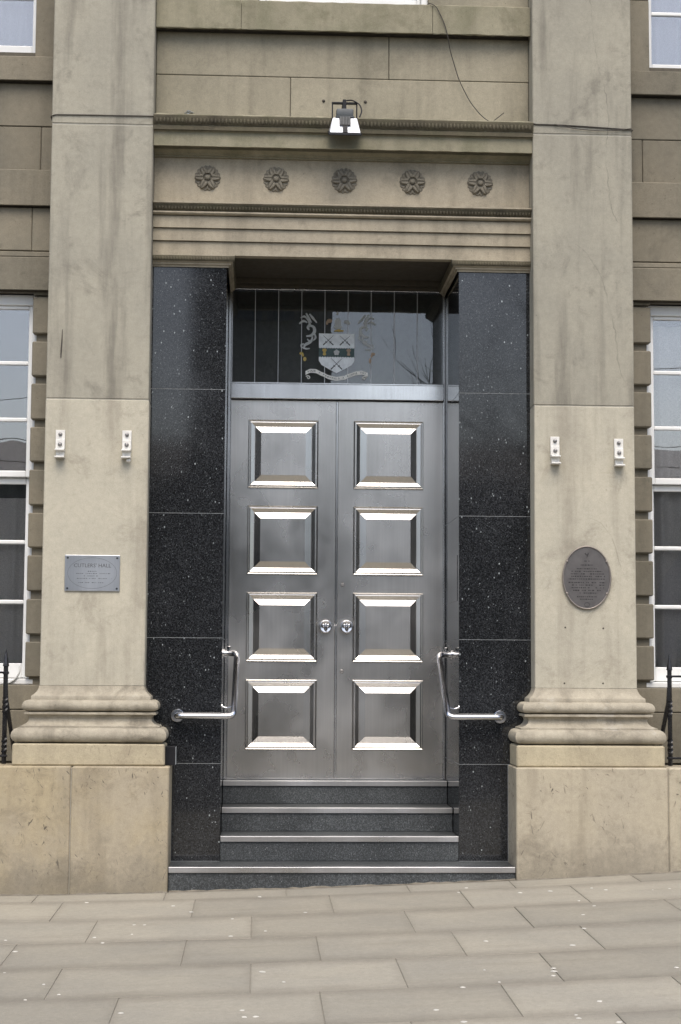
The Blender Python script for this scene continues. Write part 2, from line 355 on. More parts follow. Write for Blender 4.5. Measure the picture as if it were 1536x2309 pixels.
COURSES = [(-.205, -.53, [-1.957, -1.134, -.36, .423, 1.098, 1.9]), (-.53, -1.232, [-1.758, -.933, -.094, .734, 1.439]), (-1.232, -1.962, [-1.476, -.578, .32, .974, 1.87]),
  (-1.962, -2.668, [-1.84, -.927, -.226, .513, 1.222]), (-2.668, -3.388, [-1.515, -.577, .15, .877]), (-3.388, -4.055, [-1.175, -.26, .578, 1.377]),
  (-4.055, -4.75, [-1.6, -.75, .1, .969]), (-4.75, -5.4, [-1.2, -.35, .5, 1.3]), (-5.4, -6.0, [-1.55, -.7, .25, 1.05])]
for ya, yb, js in COURSES:
    js = list(js); xl = js[0]
    while xl > -5.6: xl -= random.uniform(.72, 1.0); js.insert(0, xl)
    xr = js[-1]
    while xr < 5.6: xr += random.uniform(.72, 1.0); js.append(xr)
    for a, c in zip(js[:-1], js[1:]):
        gp = .0020; gq = .0013; t = .0015; b = B(); tilt = [random.uniform(-t, t) for _ in range(4)]
        cs = [(a+gp, yb+gq), (c-gp, yb+gq), (c-gp, ya-gq), (a+gp, ya-gq)]
        e = .002
        top_o = [b.verts.new((x, y, gz(x, y)-e+tilt[i])) for i, (x, y) in enumerate(cs)]
        cx, cy = (a+c)/2, (ya+yb)/2
        top_i = [b.verts.new((x + (e if x < cx else -e), y + (e if y < cy else -e), gz(x, y)+tilt[i])) for i, (x, y) in enumerate(cs)]
        bot = [b.verts.new((x, y, gz(x, y)-.035)) for x, y in cs]
        b.faces.new(top_i)
        for i in range(4):
            j = (i+1) % 4; b.faces.new((top_o[i], top_o[j], top_i[j], top_i[i])); b.faces.new((bot[i], bot[j], top_o[j], top_o[i]))
        obj('flagstone', b, M_flag, pave)

for xa, xb, yw in ((-5.2, -1.127, -.2095), (-1.12, 1.145, -.177), (1.149, 5.2, -.2095)):
    b = B(); n = int((xb-xa)/.05); prev = None
    for i in range(n+1):
        x = xa+(xb-xa)*i/n; h = random.uniform(.002, .012); d = random.uniform(.004, .022)
        cur = [b.verts.new(p) for p in ((x, yw, gz(x, yw)+h), (x, yw-d, gz(x, yw-d)+.0012), (x, yw-d, gz(x, yw)-.02), (x, yw, gz(x, yw)-.02))]
        if prev:
            for k in range(3): b.faces.new((prev[k], prev[k+1], cur[k+1], cur[k]))
        prev = cur
    obj('mortar_fillet', b, M_grit, pave, smooth=60)
# ------------------------------------------------------------------ the hall
hall = thing('civic_hall', (0, 0, 0), 'classical sandstone hall front with stainless steel double doors between two broad pilasters', 'building')
XI, XO = 1.312, 2.005          # pilaster inner / outer edge
TOP = 8.4

# plinths with the stones of the pavement edge
for s, xin, joint in ((-1, 1.127, 1.761), (1, 1.149, 2.161)):
    pl = bxo('plinth', M_mortar_l, hall, s*(xin+.012), s*5.2, -.198, .30, -.4, .768, 0)
    cuts = [xin, joint, joint + .98, joint + 1.95, 5.2]
    for a, c in zip(cuts[:-1], cuts[1:]):
        wob('stone_block', M_plinth_p if s > 0 else M_plinth, pl, s*(a if a == xin else a+.003), s*(c-.003), -.21, .155, -.30, .780, .007, .001)
# pilasters
ATTIC = [(.0, 1.300), (.004, 1.283), (.014, 1.262), (.030, 1.244), (.044, 1.234), (.047, 1.228), (.047, 1.207), (.066, 1.206), (.082, 1.200), (.094, 1.188), (.100, 1.172), (.100, 1.160), (.094, 1.146), (.082, 1.137), (.070, 1.1335), (.045, 1.133), (.045, 1.1275),
  (.084, 1.127), (.086, 1.125), (.086, 1.112), (.070, 1.109), (.058, 1.098), (.054, 1.084), (.060, 1.066), (.076, 1.050), (.098, 1.040), (.112, 1.036), (.112, 1.026), (.124, 1.025), (.142, 1.017), (.154, 1.001), (.160, .980), (.158, .962), (.148, .944), (.134, .934), (.115, .9315), (.09, .931), (.09, .92)]
for s in (-1, 1):
    x0, x1 = sorted((s*XI, s*XO))
    core = bxo('pilaster', M_mortar_l, hall, x0+.003, x1-.003, .004, .47, .70, TOP, 0)
    zs = [1.295, 3.226, 5.13, 6.75, TOP]
    for i, (a, c) in enumerate(zip(zs[:-1], zs[1:])):
        wob('stone_block', M_pil_lo if i == 0 else M_pil_up, core, x0, x1, 0, .29, a + .002, c - .002, .006, .0012)
    b = B(); rings = []
    for p, z in ATTIC:
        rings.append([b.verts.new(q) for q in ((x0-p, .29, z), (x0-p, -p, z), (x1+p, -p, z), (x1+p, .29, z))])
    for i in range(len(rings)-1):
        for k in range(3): b.faces.new((rings[i][k], rings[i][k+1], rings[i+1][k+1], rings[i+1][k]))
    # small horizontal cuts so the weathered edge can wander
    bmesh.ops.subdivide_edges(b, edges=[e for e in b.edges if abs(e.verts[0].co.z-e.verts[1].co.z) < 1e-5 and abs(e.verts[0].co.x-e.verts[1].co.x) > .2], cuts=22)
    for v in b.verts:
        k = (math.sin(v.co.x*23+v.co.z*61) + math.sin(v.co.x*51+v.co.z*17))*.0012
        v.co.y += k + random.uniform(-.0007, .0007); v.co.z += random.uniform(-.0009, .0009)
    obj('moulded_base', b, M_base, core, smooth=32)
    wob('base_block', M_die, core, x0-.150, x1+.150, -.150, .155, .781, .924, .010, .0015)

def lip(name, mat, parent, x0, x1, y, yb, za, zb, th=.026, t=.016, cuts=0, amp=.0012):
    b = B(); x0, x1 = min(x0, x1), max(x0, x1)
    mould(b, [(y+.003, za), (y, za+.003), (y, zb-.006), (y+.006, zb), (yb, zb), (yb, za+th), (y+t, za+th), (y+t, za)], x0, x1)
    if cuts: bmesh.ops.subdivide_edges(b, edges=[e for e in b.edges if abs(e.verts[0].co.x-e.verts[1].co.x) > .2], cuts=cuts)
    for v in b.verts: v.co.z += random.uniform(-amp, amp); v.co.y += random.uniform(-amp, amp)*.5
    return obj(name, b, mat, parent)
# granite piers: slabs round a light grouted core
OPL, OPR = -.800, .815
GZ = [.131, .780, 1.625, 2.474, 3.330, 4.180]
for s in (-1, 1):
    xi = OPL if s < 0 else OPR
    core = bxo('granite_pier', M_grout, hall, xi + s*.0012, s*1.312, .1612, 1.10, .12, 4.18, 0)
    for i, (a, c) in enumerate(zip(GZ[:-1], GZ[1:])):
        xo = s*1.311 if i else s*(1.126 if s < 0 else 1.148)
        bxo('granite_slab', M_gran, core, xi, xo, .160, .190, a+.0015, c-.0015, .001)
        bxo('granite_slab', M_gran, core, xi, xi + s*.028, .1905, 1.05, a+.0015, c-.0015, .0008)
    # moulded cap: front run and return along the reveal
    P = [(.012, 4.181), (.014, 4.196), (.026, 4.197), (.028, 4.209), (.036, 4.211), (.048, 4.222), (.054, 4.240), (.054, 4.258), (.0, 4.258)]
    b = B(); rg = [[b.verts.new(q) for q in ((s*1.311, .160-p, z), (xi-s*p, .160-p, z), (xi-s*p, 1.0, z))] for p, z in P]
    for i in range(len(rg)-1):
        for k in range(2): b.faces.new((rg[i][k], rg[i][k+1], rg[i+1][k+1], rg[i+1][k]))
    cap = obj('pier_cap', b, M_ent, core, smooth=35)
    b = B(); rg = [[b.verts.new(q) for q in ((s*1.3105, .160-p, z), (xi-s*p, .160-p, z), (xi-s*p, .99, z))] for p, z in ((.0365, 4.2125), (.0495, 4.222), (.0555, 4.240), (.0555, 4.252))]
    for i in range(3):
        for k in range(2): b.faces.new((rg[i][k], rg[i][k+1], rg[i+1][k+1], rg[i+1][k]))
    obj('carved_band', b, M_carved, core, smooth=40)
    b = B(); n = 27
    for k in range(n):
        x = xi - s*.02 + s*(k+.5)*(1.311-abs(xi)+.02)/n
        ell(b, (x, .1085, 4.235), .0085, .006, .016, 7, 5)
    o = obj('carved_ornament', b, M_carved, core, smooth=60); o['kind'] = 'stuff'

# steps with steel nosings
def step(x0, x1, y0, y1, zt, zb, joints=()):
    st = bxo('step', M_step, hall, x0, x1, y0+.012, y1, zb, zt, .003)
    bxo('nosing', M_nosing, st, x0+.001, x1-.001, y0, y0+.055, zt-.034, zt+.003, .0025)
    return st
step(-1.125, 1.147, -.19, .40, .130, -.4)
step(OPL+.002, OPR-.002, .150, .70, .293, .131)
step(OPL+.002, OPR-.002, .500, 1.0, .453, .2935)
step(OPL+.002, OPR-.002, .840, 1.5, .614, .4535)

# lintel, soffit and header
b = B()
mould(b, [(.128, 4.262), (.128, 4.30), (.20, 4.30), (.20, 4.262)], -1.311, 1.311)
obj('lintel_edge', b, M_ent, hall)
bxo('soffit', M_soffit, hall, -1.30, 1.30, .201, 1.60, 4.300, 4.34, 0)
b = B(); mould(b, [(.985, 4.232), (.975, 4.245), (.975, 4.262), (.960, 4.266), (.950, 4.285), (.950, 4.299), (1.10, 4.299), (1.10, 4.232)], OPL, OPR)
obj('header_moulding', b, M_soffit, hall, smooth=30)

# architrave: three fasciae and a carved moulding
b = B(); mould(b, [(.136, 4.3005), (.136, 4.264), (.136, 4.356), (.146, 4.356), (.146, 4.361), (.120, 4.361), (.120, 4.443), (.130, 4.443), (.130, 4.448), (.104, 4.448), (.104, 4.528), (.115, 4.528), (.115, 4.534), (.20, 4.534), (.20, 4.3005)][1:], -1.311, 1.311)
arch = obj('architrave', b, M_ent, hall)
b = B(); mould(b, [(.104, 4.535), (.082, 4.538), (.074, 4.546), (.080, 4.556), (.090, 4.560), (.070, 4.585), (.062, 4.600), (.062, 4.606), (.048, 4.607), (.048, 4.617), (.20, 4.622), (.20, 4.535)], -1.311, 1.311)
obj('crown_moulding', b, M_ent, arch, smooth=25)
b = B()
for k in range(118): ell(b, (-1.30+.0221*(k+.5), .073, 4.582), .0085, .009, .017, 6, 5)
o = obj('carved_ornament', b, M_carved, arch, smooth=60); o['kind'] = 'stuff'
b = B(); mould(b, [(.0880, 4.5610), (.0680, 4.585), (.0600, 4.600), (.10, 4.600), (.10, 4.561)], -1.3107, 1.3107); obj('carved_band', b, M_carved, arch, smooth=40)
# frieze with rosettes
fr = bxo('frieze', M_ent, hall, -1.311, 1.311, .160, .30, 4.6225, 4.955, 0)
def rosette(parent, cx, cz):
    b = B(); NR, NTh = 22, 144; rows = []
    cen = b.verts.new((cx, .160-.032, cz))
    for i in range(1, NR+1):
        row = []
        for k in range(NTh):
            th = 2*math.pi*k/NTh; t = i/NR
            six = (th + math.pi/6) % (math.pi/3) - math.pi/6            # angle from nearest petal axis
            six2 = th % (math.pi/3) - math.pi/6                           # from nearest sepal axis
            Rm = .0890 + .0012*math.cos(6*th) + .0040*math.cos(18*th)*(.4+.6*max(0, math.cos(3*(six2))))
            r = t*Rm
            lat = abs(six)*r; wd = .024*max(0.0, math.sin(math.pi*min(1, max(0, (r-.006)/.080))))**.55
            h = .009 + .004*math.cos(7*six2*2.2)*(r/.09)
            if lat < wd and r < .086:
                e = lat/wd; h = .021 - .007*math.exp(-(lat/.004)**2) - .010*max(0, e-.75)/.25*.6 + .006*math.sin(math.pi*r/.09)
            if r < .030: h = min(h, .012)
            if r < .0195: h = .018 + math.sqrt(max(0, .0195**2-r*r))*.75
            if i == NR: h = .001
            elif i == NR-1: h = min(h, .008) if not (lat < wd) else h
            row.append(b.verts.new((cx + r*math.cos(th), .160-h, cz + r*math.sin(th))))
        rows.append(row)
    for k in range(NTh): b.faces.new((cen, rows[0][k], rows[0][(k+1)%NTh]))
    for i in range(NR-1):
        for k in range(NTh): b.faces.new((rows[i][k], rows[i+1][k], rows[i+1][(k+1)%NTh], rows[i][(k+1)%NTh]))
    return obj('rosette', b, M_rosette, parent, smooth=50)
r0 = rosette(fr, -.942, 4.815)
for i in range(1, 5):
    o = same('rosette', r0, fr, (-.942+.4765*i, WL[r0.name].y, 4.815)); o.rotation_euler.y = R(random.uniform(-4, 4) + 60*i)
# cornice
b = B(); mould(b, [(.16, 4.956), (.140, 4.957), (.140, 4.968), (.128, 4.970), (.124, 4.980), (.112, 4.984), (.090, 4.997), (.090, 5.024), (.036, 5.026), (.036, 4.999), (.020, 4.999), (.020, 5.098), (.008, 5.100), (.008, 5.108), (-.002, 5.114), (-.004, 5.128), (.002, 5.134), (-.010, 5.150), (-.020, 5.175), (-.026, 5.195), (-.026, 5.208), (-.020, 5.211), (.30, 5.222), (.30, 4.956)], -1.311, 1.311)
bmesh.ops.subdivide_edges(b, edges=[e for e in b.edges if abs(e.verts[0].co.x-e.verts[1].co.x) > 1], cuts=70)
for v in b.verts:
    if v.co.y < .02 and v.co.z > 5.203: v.co.z += random.uniform(-.006, .004); v.co.y += random.uniform(-.001, .005)
    elif v.co.y < .04: v.co.z += random.uniform(-.0012, .0012)
cor = obj('cornice', b, M_cornice, hall, smooth=25)
b = B()
for k in range(104): ell(b, (-1.30+.025*(k+.5), -.0175, 5.169), .0100, .010, .024+random.uniform(-.003, .003), 6, 5)
o = obj('carved_ornament', b, M_carved, cor, smooth=60); o['kind'] = 'stuff'
b = B(); mould(b, [(-.0005, 5.1370), (-.0125, 5.150), (-.0225, 5.175), (-.0270, 5.190), (-.0275, 5.201), (.02, 5.201), (.02, 5.137)], -1.3107, 1.3107); obj('carved_band', b, M_carved, cor, smooth=40)
b = B(); mould(b, [(.005, 5.1008), (-.006, 5.1045), (-.0075, 5.130), (.004, 5.1365)], -1.3105, 1.3105); obj('astragal', b, M_carved, cor, smooth=40)

# wall over the entrance
wc = bxo('upper_wall', M_mortar, hall, -1.311, 1.311, .172, .32, 5.20, 6.0, 0)
for xa, xb, za, zb in ((-1.311, -.371, 5.205, 5.550), (-.371, 1.311, 5.205, 5.550), (-1.311, .319, 5.550, 5.862), (.319, 1.311, 5.550, 5.862)):
    wob('stone_block', M_wall, wc, xa+.002, xb-.002, .160, .30, za+.002, zb-.002, .004, .001)
for xa, xb in ((-1.311, -.72), (-.72, .62), (.62, 1.311)):
    lip('sill_block', M_cornice, wc, xa+.0015, xb-.0015, .075, .30, 5.858, 6.068, .034, .018, 20, .0028)
for s in (-1, 1):
    for za, zb in ((6.07, 6.6), (6.6, 7.1), (7.1, 7.6), (7.6, TOP)):
        wob('stone_block', M_wall, wc, s*.600, s*1.311, .160, .30, za+.002, zb-.002, .004, .001)
bxo('stone_block', M_wall, wc, -.598, .598, .160, .30, 7.9, TOP, .004)

# side bays
QZ = [(3.728, 3.985), (3.430, 3.673), (3.127, 3.377), (2.832, 3.073), (2.531, 2.776), (2.238, 2.477), (1.940, 2.184), (1.643, 1.884), (1.352, 1.592)]
for s in (-1, 1):
    qe = 2.146 if s < 0 else 2.198
    wl = bxo('side_wall', M_side, hall, s*1.90, s*(qe-.024), .336, .374, .70, 4.02, 0)
    bxo('jamb_backing', M_side, wl, s*3.373, s*3.9, .336, .374, .70, 4.02, 0)
    bxo('core_backing', M_mortar, wl, s*1.90, s*5.2, .315, .374, 4.022, 5.74, 0)
    bxo('core_backing', M_mortar, wl, s*3.40, s*5.2, .376, .42, .60, 5.74, 0)
    for za, zb in QZ:
        for xa, xb in ((1.95, qe), (3.348, 3.62)):
            b = B(); box(b, min(s*xa, s*xb), max(s*xa, s*xb), .300, .372, za, zb, .008, 1); obj('quoin_block', b, M_side, wl)
    for xa, xb in ((1.95, qe), (3.348, 3.62)):
        bxo('quoin_block', M_side, wl, s*xa, s*xb, .312, .372, 4.003, 4.024, .003)
    def row(za, zb, y, joints, bev=.005, x0=1.95, x1=5.2, thr=False):
        js = [x0] + list(joints) + [x1]
        for a, c in zip(js[:-1], js[1:]):
          if thr: lip('stone_block', M_side, wl, s*(a+.0015), s*(c-.0015), y, .374, za+.0005, zb-.0015, .03, .014)
          else: wob('stone_block', M_side, wl, s*(a+.0015), s*(c-.0015), y, .374, za+.0015, zb-.0015, bev, .001)
    row(4.027, 4.262, .262, (2.75, 3.6), thr=True)
    row(4.264, 4.303, .276, (2.75, 3.6))
    row(4.311, 4.622, .300, (2.165 if s < 0 else 2.5, 3.0, 3.9))
    row(4.624, 4.882, .255, (2.9, 4.0), thr=True)
    row(4.884, 5.200, .300, (2.115 if s < 0 else 2.15, 2.95, 3.8))
    row(5.202, 5.513, .300, (2.6, 3.5))
    row(5.515, 5.690, .240, (2.8, 3.9), .008, thr=True)
    row(.782, 1.130, .282, (2.6, 3.4, 4.3))
    row(1.132, 1.300, .282, (2.45, 3.25, 4.1))
    for k in range(5): row(1.302+k*.54, 1.302+(k+1)*.54, .300, (4.4,), x0=3.622)
    row(4.004, 4.025, .300, (), x0=3.622)
    for k in range(5):
        za, zb = 5.692+k*.54, 5.692+(k+1)*.54
        for xa, xb in ((1.95, 2.172 if s < 0 else 2.208), (3.34, 5.2)): wob('stone_block', M_side, wl, s*xa, s*xb, .300, .374, za+.0015, zb-.0015, .005, .001)
    bxo('stone_block', M_side, wl, s*2.174, s*3.338, .300, .374, 7.9, TOP, .004)
# back of the shell so that no light leaks in
bk = B()
box(bk, -5.2, 5.2, 2.6, 2.65, -.4, TOP); box(bk, -5.2, 5.2, .40, 2.6, TOP, TOP+.1); box(bk, -5.25, -5.2, .36, 2.6, -.4, TOP); box(bk, 5.2, 5.25, .36, 2.6, -.4, TOP)
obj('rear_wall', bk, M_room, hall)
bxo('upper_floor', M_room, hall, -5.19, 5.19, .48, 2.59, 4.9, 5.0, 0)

# sash windows
def sash(s, xn, xf, z0, z1, bars, meet, curtain, y=.385, sill=True, cols=3, stile=.048, brail=.10):
    x0, x1 = sorted((s*xn, s*xf)) if s else (xn, xf)
    b = B()
    box(b, x0, x0+.045, y, y+.10, z0, z1, .004); box(b, x1-.045, x1, y, y+.10, z0, z1, .004); box(b, x0+.0455, x1-.0455, y, y+.10, z1-.075, z1, .004)
    if sill: box(b, x0-.02, x1+.02, y-.05, y+.10, z0-.042, z0-.002, .006)
    up = (meet + .022, z1-.0755); lo = (z0+.002, meet + .0215)
    for (a, c), yy, br, tr in ((up, y+.018, .045, .025), (lo, y+.058, brail, .045)):
        box(b, x0+.0456, x0+.0456+stile*.6, yy, yy+.036, a, c, .005); box(b, x1-.0456-stile*.6, x1-.0456, yy, yy+.036, a, c, .005)
        box(b, x0+.046+stile*.6, x1-.046-stile*.6, yy+.0005, yy+.0355, a, a+br, .005); box(b, x0+.046+stile*.6, x1-.046-stile*.6, yy+.0005, yy+.0355, c-tr, c, .005)
    win = obj('sash_window', b, M_white, hall)
    gx0, gx1 = x0+.0456+stile*.6, x1-.0456-stile*.6
    cw = (gx1-gx0)/cols
    for (a, c), yy, br, tr in ((up, y+.018, .045, .025), (lo, y+.058, brail, .045)):
        zz = [a+br] + [q for q in bars if a+br < q < c-tr] + [c-tr]
        for q in zz[1:-1]: bxo('glazing_bar', M_white, win, gx0, gx1, yy+.004, yy+.032, q-.014, q+.014, .006)
        for i in range(1, cols): bxo('glazing_bar', M_white, win, gx0+i*cw-.013, gx0+i*cw+.013, yy+.005, yy+.031, a+br, c-tr, .006)
        for i in range(cols):
            for p, q in zip(zz[:-1], zz[1:]):
                g_ = B(); xa, xb = gx0+i*cw, gx0+(i+1)*cw; tl = random.uniform(-.0012, .0012)
                box(g_, xa, xb, yy+.016, yy+.020, p, q)
                for v in g_.verts: v.co.y += (v.co.x-(xa+xb)/2)*tl*2
                obj('glass_pane', g_, M_glass, win)
    if curtain:
        cm, ca, cz0, cz1 = curtain
        b = B(); n = 130; prev = None
        for i in range(n+1):
            x = x0 + (x1-x0)*i/n; yy = y+.17 + ca*math.sin(x*61+math.sin(x*17)*1.5) + ca*.5*math.sin(x*23)
            cur = (b.verts.new((x, yy, cz0)), b.verts.new((x, yy, cz1)))
            if prev: b.faces.new((prev[0], cur[0], cur[1], prev[1]))
            prev = cur
        obj('curtain', b, cm, win, smooth=70)
    return win
LB = [1.868, 2.284, 3.137, 3.536]
sash(-1, 2.110, 3.390, 1.342, 4.018, LB, 2.712, (M_dim, .010, 1.36, 2.60))
sash(1, 2.165, 3.382, 1.342, 4.018, LB, 2.712, (M_dim, .022, 1.36, 3.9))
sash(-1, 2.148, 3.36, 5.748, 7.898, [6.19, 7.2, 7.55], 6.75, (M_net, .020, 5.76, 7.8), y=.380, sill=False, stile=.03, brail=.085)
sash(1, 2.195, 3.355, 5.748, 7.898, [6.19, 7.2, 7.55], 6.75, (M_net, .020, 5.76, 7.8), y=.376, sill=False, stile=.03, brail=.06)
sash(0, -.598, .598, 6.080, 7.898, [6.5, 7.3, 7.6], 6.95, (M_net, .02, 6.11, 7.8), y=.20, sill=False, brail=.09)

# ------------------------------------------------------------------ steel doors and fanlight
DY = 1.040
def panel(parent, cx, cz, hw=.2585, hh=.2525):
    # distance inwards from the outer edge, height proud of the leaf
    prof = [(0, .0), (0, .016), (.004, .019), (.009, .016), (.0095, .011), (.013, .011), (.015, .020), (.020, .021), (.046, .0085), (.0465, .003), (.0495, .003), (.050, .004), (.093, .0195), (.0945, .0198)]
    b = B(); rg = []
    for d, h in prof:
        rg.append([b.verts.new((cx+sx*(hw-d), DY-h, cz+sz*(hh-d))) for sx, sz in ((-1,-1), (1,-1), (1,1), (-1,1))])
    for i in range(len(rg)-1):
        for k in range(4): b.faces.new((rg[i][k], rg[i][(k+1)%4], rg[i+1][(k+1)%4], rg[i+1][k]))
    b.faces.new(rg[-1])
    return obj('door_panel', b, M_steel, parent)
def leaf_with_holes(name, x0, x1, z0, z1, holes):
    """flat leaf with square openings, built as a grid of boxes merged into one plate"""
    b = B(); (hx0, hx1) = holes[0][0], holes[0][1]
    zs = [z0]
    for _, _, a, c in holes: zs += [a, c]
    zs.append(z1)
    xs = [x0, hx0, hx1, x1]
    grid = [[b.verts.new((x, DY, z)) for z in zs] for x in xs]
    for i in range(3):
        for j in range(len(zs)-1):
            if i == 1 and j % 2 == 1: continue
            b.faces.new((grid[i][j], grid[i+1][j], grid[i+1][j+1], grid[i][j+1]))
    bd = [e for e in b.edges if len(e.link_faces) == 1]
    ex = bmesh.ops.extrude_edge_only(b, edges=bd)
    for v in [q for q in ex['geom'] if isinstance(q, bmesh.types.BMVert)]: v.co.y += .045
    return obj(name, b, M_steel, hall)
PZ = [.830 + .638*i for i in range(4)]
CX = .013
leaves = []
for s, x0, x1, pc in ((-1, -.772, CX-.002, -.385), (1, CX+.002, .798, .395)):
    hl = [(pc-.2575, pc+.2575, z+.001, z+.504) for z in PZ]
    lf = leaf_with_holes('door_leaf', x0, x1, .624, 3.398, hl); leaves.append(lf)
    for z in PZ: panel(lf, pc, z+.2525)
    b = B(); box(b, x0, x1, DY+.030, DY+.044, .625, 3.397); obj('core_sheet', b, M_blackpl, lf)
    # knob with an elephant's head in relief, recess shade painted round it
    kx = CX + s*.077; kz = 1.724; b = B()
    lathe(b, [(.020, 0), (.022, .006), (.018, .012), (.018, .030), (.044, .040), (.0475, .047), (.048, .056), (.045, .062), (.041, .0635), (.037, .0615), (.0, .0615)], (kx, DY, kz), 'y', 28)
    nb = len(b.faces); yf = DY-.062
    for q in (-1, 1): ell(b, (kx+q*.015, yf, kz+.006), .0165, .003, .0185, 12, 6)
    ell(b, (kx, yf, kz-.014), .0135, .003, .021, 12, 6); nd = len(b.faces)
    ell(b, (kx, yf-.002, kz+.012), .0085, .010, .013, 10, 6)
    for q in (-1, 1):
        ell(b, (kx+q*.017, yf, kz+.008), .0105, .005, .013, 10, 6); ell(b, (kx+q*.014, yf, kz-.004), .007, .004, .007, 8, 5)
        tube(b, [(kx+q*.006, yf-.004, kz-.004), (kx+q*.010, yf-.006, kz-.014), (kx+q*.012, yf-.004, kz-.02)], [.0028, .002, .001], 6)
    tube(b, [(kx, yf-.006, kz+.006), (kx, yf-.009, kz-.006), (kx-.001, yf-.007, kz-.018), (kx+.001, yf-.005, kz-.028), (kx+.006, yf-.004, kz-.031)], [.0065, .0058, .0046, .0034, .0028], 8)
    b.faces.ensure_lookup_table()
    for fc_ in b.faces[nb:nd]: fc_.material_index = 1  # dark blobs paint the shade of the recess round the relief
    kn = obj('door_knob', b, M_rail, lf, smooth=50); kn.data.materials.append(M_inkd)
b = B(); box(b, CX-.009, CX+.009, DY-.009, DY-.001, .63, 3.392, .003); obj('meeting_strip', b, M_steelb, leaves[0])
for x, z, r, lf, m in ((CX+.047, 2.033, .014, 1, M_bolt), (CX+.045, 1.397, .015, 1, M_bolt), (CX-.093, 1.897, .009, 0, M_steelb)):
    b = B(); lathe(b, [(r, 0), (r, .004), (r*.75, .006), (r*.7, .003), (0, .003)], (x, DY, z), 'y', 18); kh = obj('keyhole', b, m, leaves[lf], smooth=40)
b = B()
box(b, OPL+.001, -.776, .965, 1.09, .617, 4.231, .003); box(b, .802, OPR-.001, .965, 1.09, .617, 4.231, .003)
box(b, -.7755, -.7735, 1.0, 1.09, .617, 3.398); box(b, .7995, .8015, 1.0, 1.09, .617, 3.398)
dfm = obj('door_frame', b, M_steelb, hall)
bxo('transom_rail', M_steelb, dfm, -.7758, .8018, .985, 1.09, 3.404, 3.515, .003)
bxo('threshold', M_nosing, dfm, -.7758, .8018, 1.02, 1.12, .6145, .622, .001)

b = B()
box(b, -.7757, .8017, .990, 1.06, 3.5155, 3.526, .002); box(b, -.7757, .8017, .990, 1.06, 4.222, 4.2312, .002)
box(b, -.7757, -.768, .990, 1.06, 3.5262, 4.2218, .002); box(b, .794, .8017, .990, 1.06, 3.5262, 4.2218, .002)
fan = obj('fanlight', b, M_steelb, hall)
bxo('glass_pane', M_fan, fan, -.767, .793, 1.030, 1.036, 3.527, 4.221, 0)
M_backb = plain('pale_fill_board', (.30, .275, .24), .9)
M_bar = plain('pale_bar', (.62, .63, .63), .45)
for k in range(8):
    x = -.603 + k*.1729
    bxo('glazing_bar', M_bar, fan, x-.0026, x+.0026, 1.0265, 1.0292, 3.5275, 4.2205, .0008)
bxo('back_board', M_backb, fan, -.7735, .7995, 1.075, 1.095, 3.518, 4.229, 0)  # added pale board close behind the glass, brightens the dark part of the fanlight
# painted arms on the glass, each piece its own thin sheet
M_silver = plain('silver_enamel', (.85, .89, .90), .45); M_fess = plain('green_enamel', (.035, .075, .07), .4); M_gold = plain('gold_enamel', (.55, .40, .10), .4)
M_mant = plain('faded_silver_enamel', (.55, .57, .56), .5); M_ribbon = plain('ivory_enamel', (.88, .87, .80), .5); M_rosy = plain('pink_gold_enamel', (.42, .30, .20), .45)
YA, YB = 1.0225, 1.0258
def saw(x0, x1, z, n, amp): return [(x0 + (x1-x0)*i/(2*n), z + (amp if i % 2 else 0)) for i in range(2*n+1)]
sx0, sx1 = -.128, .137; cxs = .0045
b = B(); prism(b, [(sx0, 3.905), (sx0, 3.799)] + saw(sx0, sx1, 3.797, 14, -.005) + [(sx1, 3.905), (cxs, 3.902)], YA, YB); shield = obj('shield', b, M_silver, fan)
b = B(); prism(b, saw(sx0, sx1, 3.724, 14, .006) + [(sx1, 3.700), (.118, 3.668), (.07, 3.640), (cxs, 3.606), (-.06, 3.640), (-.108, 3.668), (sx0, 3.700)], YA, YB); obj('shield_base', b, M_silver, fan)
b = B(); prism(b, [(sx0, 3.723), (sx1, 3.723), (sx1, 3.798), (sx0, 3.798)], YB-.0012, YB+.0006); obj('shield_band', b, M_fess, fan)
def swords(cx, cz, hw, hh):
    b = B()
    for q in (-1, 1):
        tip, hil = Vector((cx+q*hw, 0, cz+hh)), Vector((cx-q*hw, 0, cz-hh)); d = (hil-tip).normalized(); n = Vector((d.z, 0, -d.x))
        gp = tip + (hil-tip)*.70
        for p0, p1, w0, w1 in ((tip, gp, .0008, .0024), (gp, hil, .0032, .0042)):
            pts = [p0+n*w0, p1+n*w1, p1-n*w1, p0-n*w0]; prism(b, [(v.x, v.z) for v in pts], YA-.0020-.0006*q, YA-.0004-.0006*q)
        pts = [gp+n*.010+d*.002, gp-n*.010+d*.002, gp-n*.010-d*.002, gp+n*.010-d*.002]; prism(b, [(v.x, v.z) for v in pts], YA-.0032-.0004*q, YA-.0022-.0004*q)
    return obj('crossed_swords', b, M_inkd, fan)
swords(-.058, 3.853, .038, .036); swords(.066, 3.853, .038, .036); swords(cxs, 3.676, .042, .042)
def blob(name, m, pts, y=YA-.001):
    b = B()
    for x, z, rx, rz in pts: ell(b, (x, y, z), rx, .0022, rz, 10, 6)
    return obj(name, b, m, fan, smooth=60)
blob('wheat_sheaf', M_gold, [(-.086, 3.778, .018, .013), (-.086, 3.762, .010, .010), (-.086, 3.748, .014, .010)])
blob('wheat_sheaf', M_rosy, [(.094, 3.778, .018, .013), (.094, 3.762, .010, .010), (.094, 3.748, .014, .010)])
blob('rose', M_mant, [(.004+.013*math.cos(a), 3.762+.013*math.sin(a), .010, .010) for a in [R(90+72*i) for i in range(5)]] + [(.004, 3.762, .007, .007)], YA-.0015)
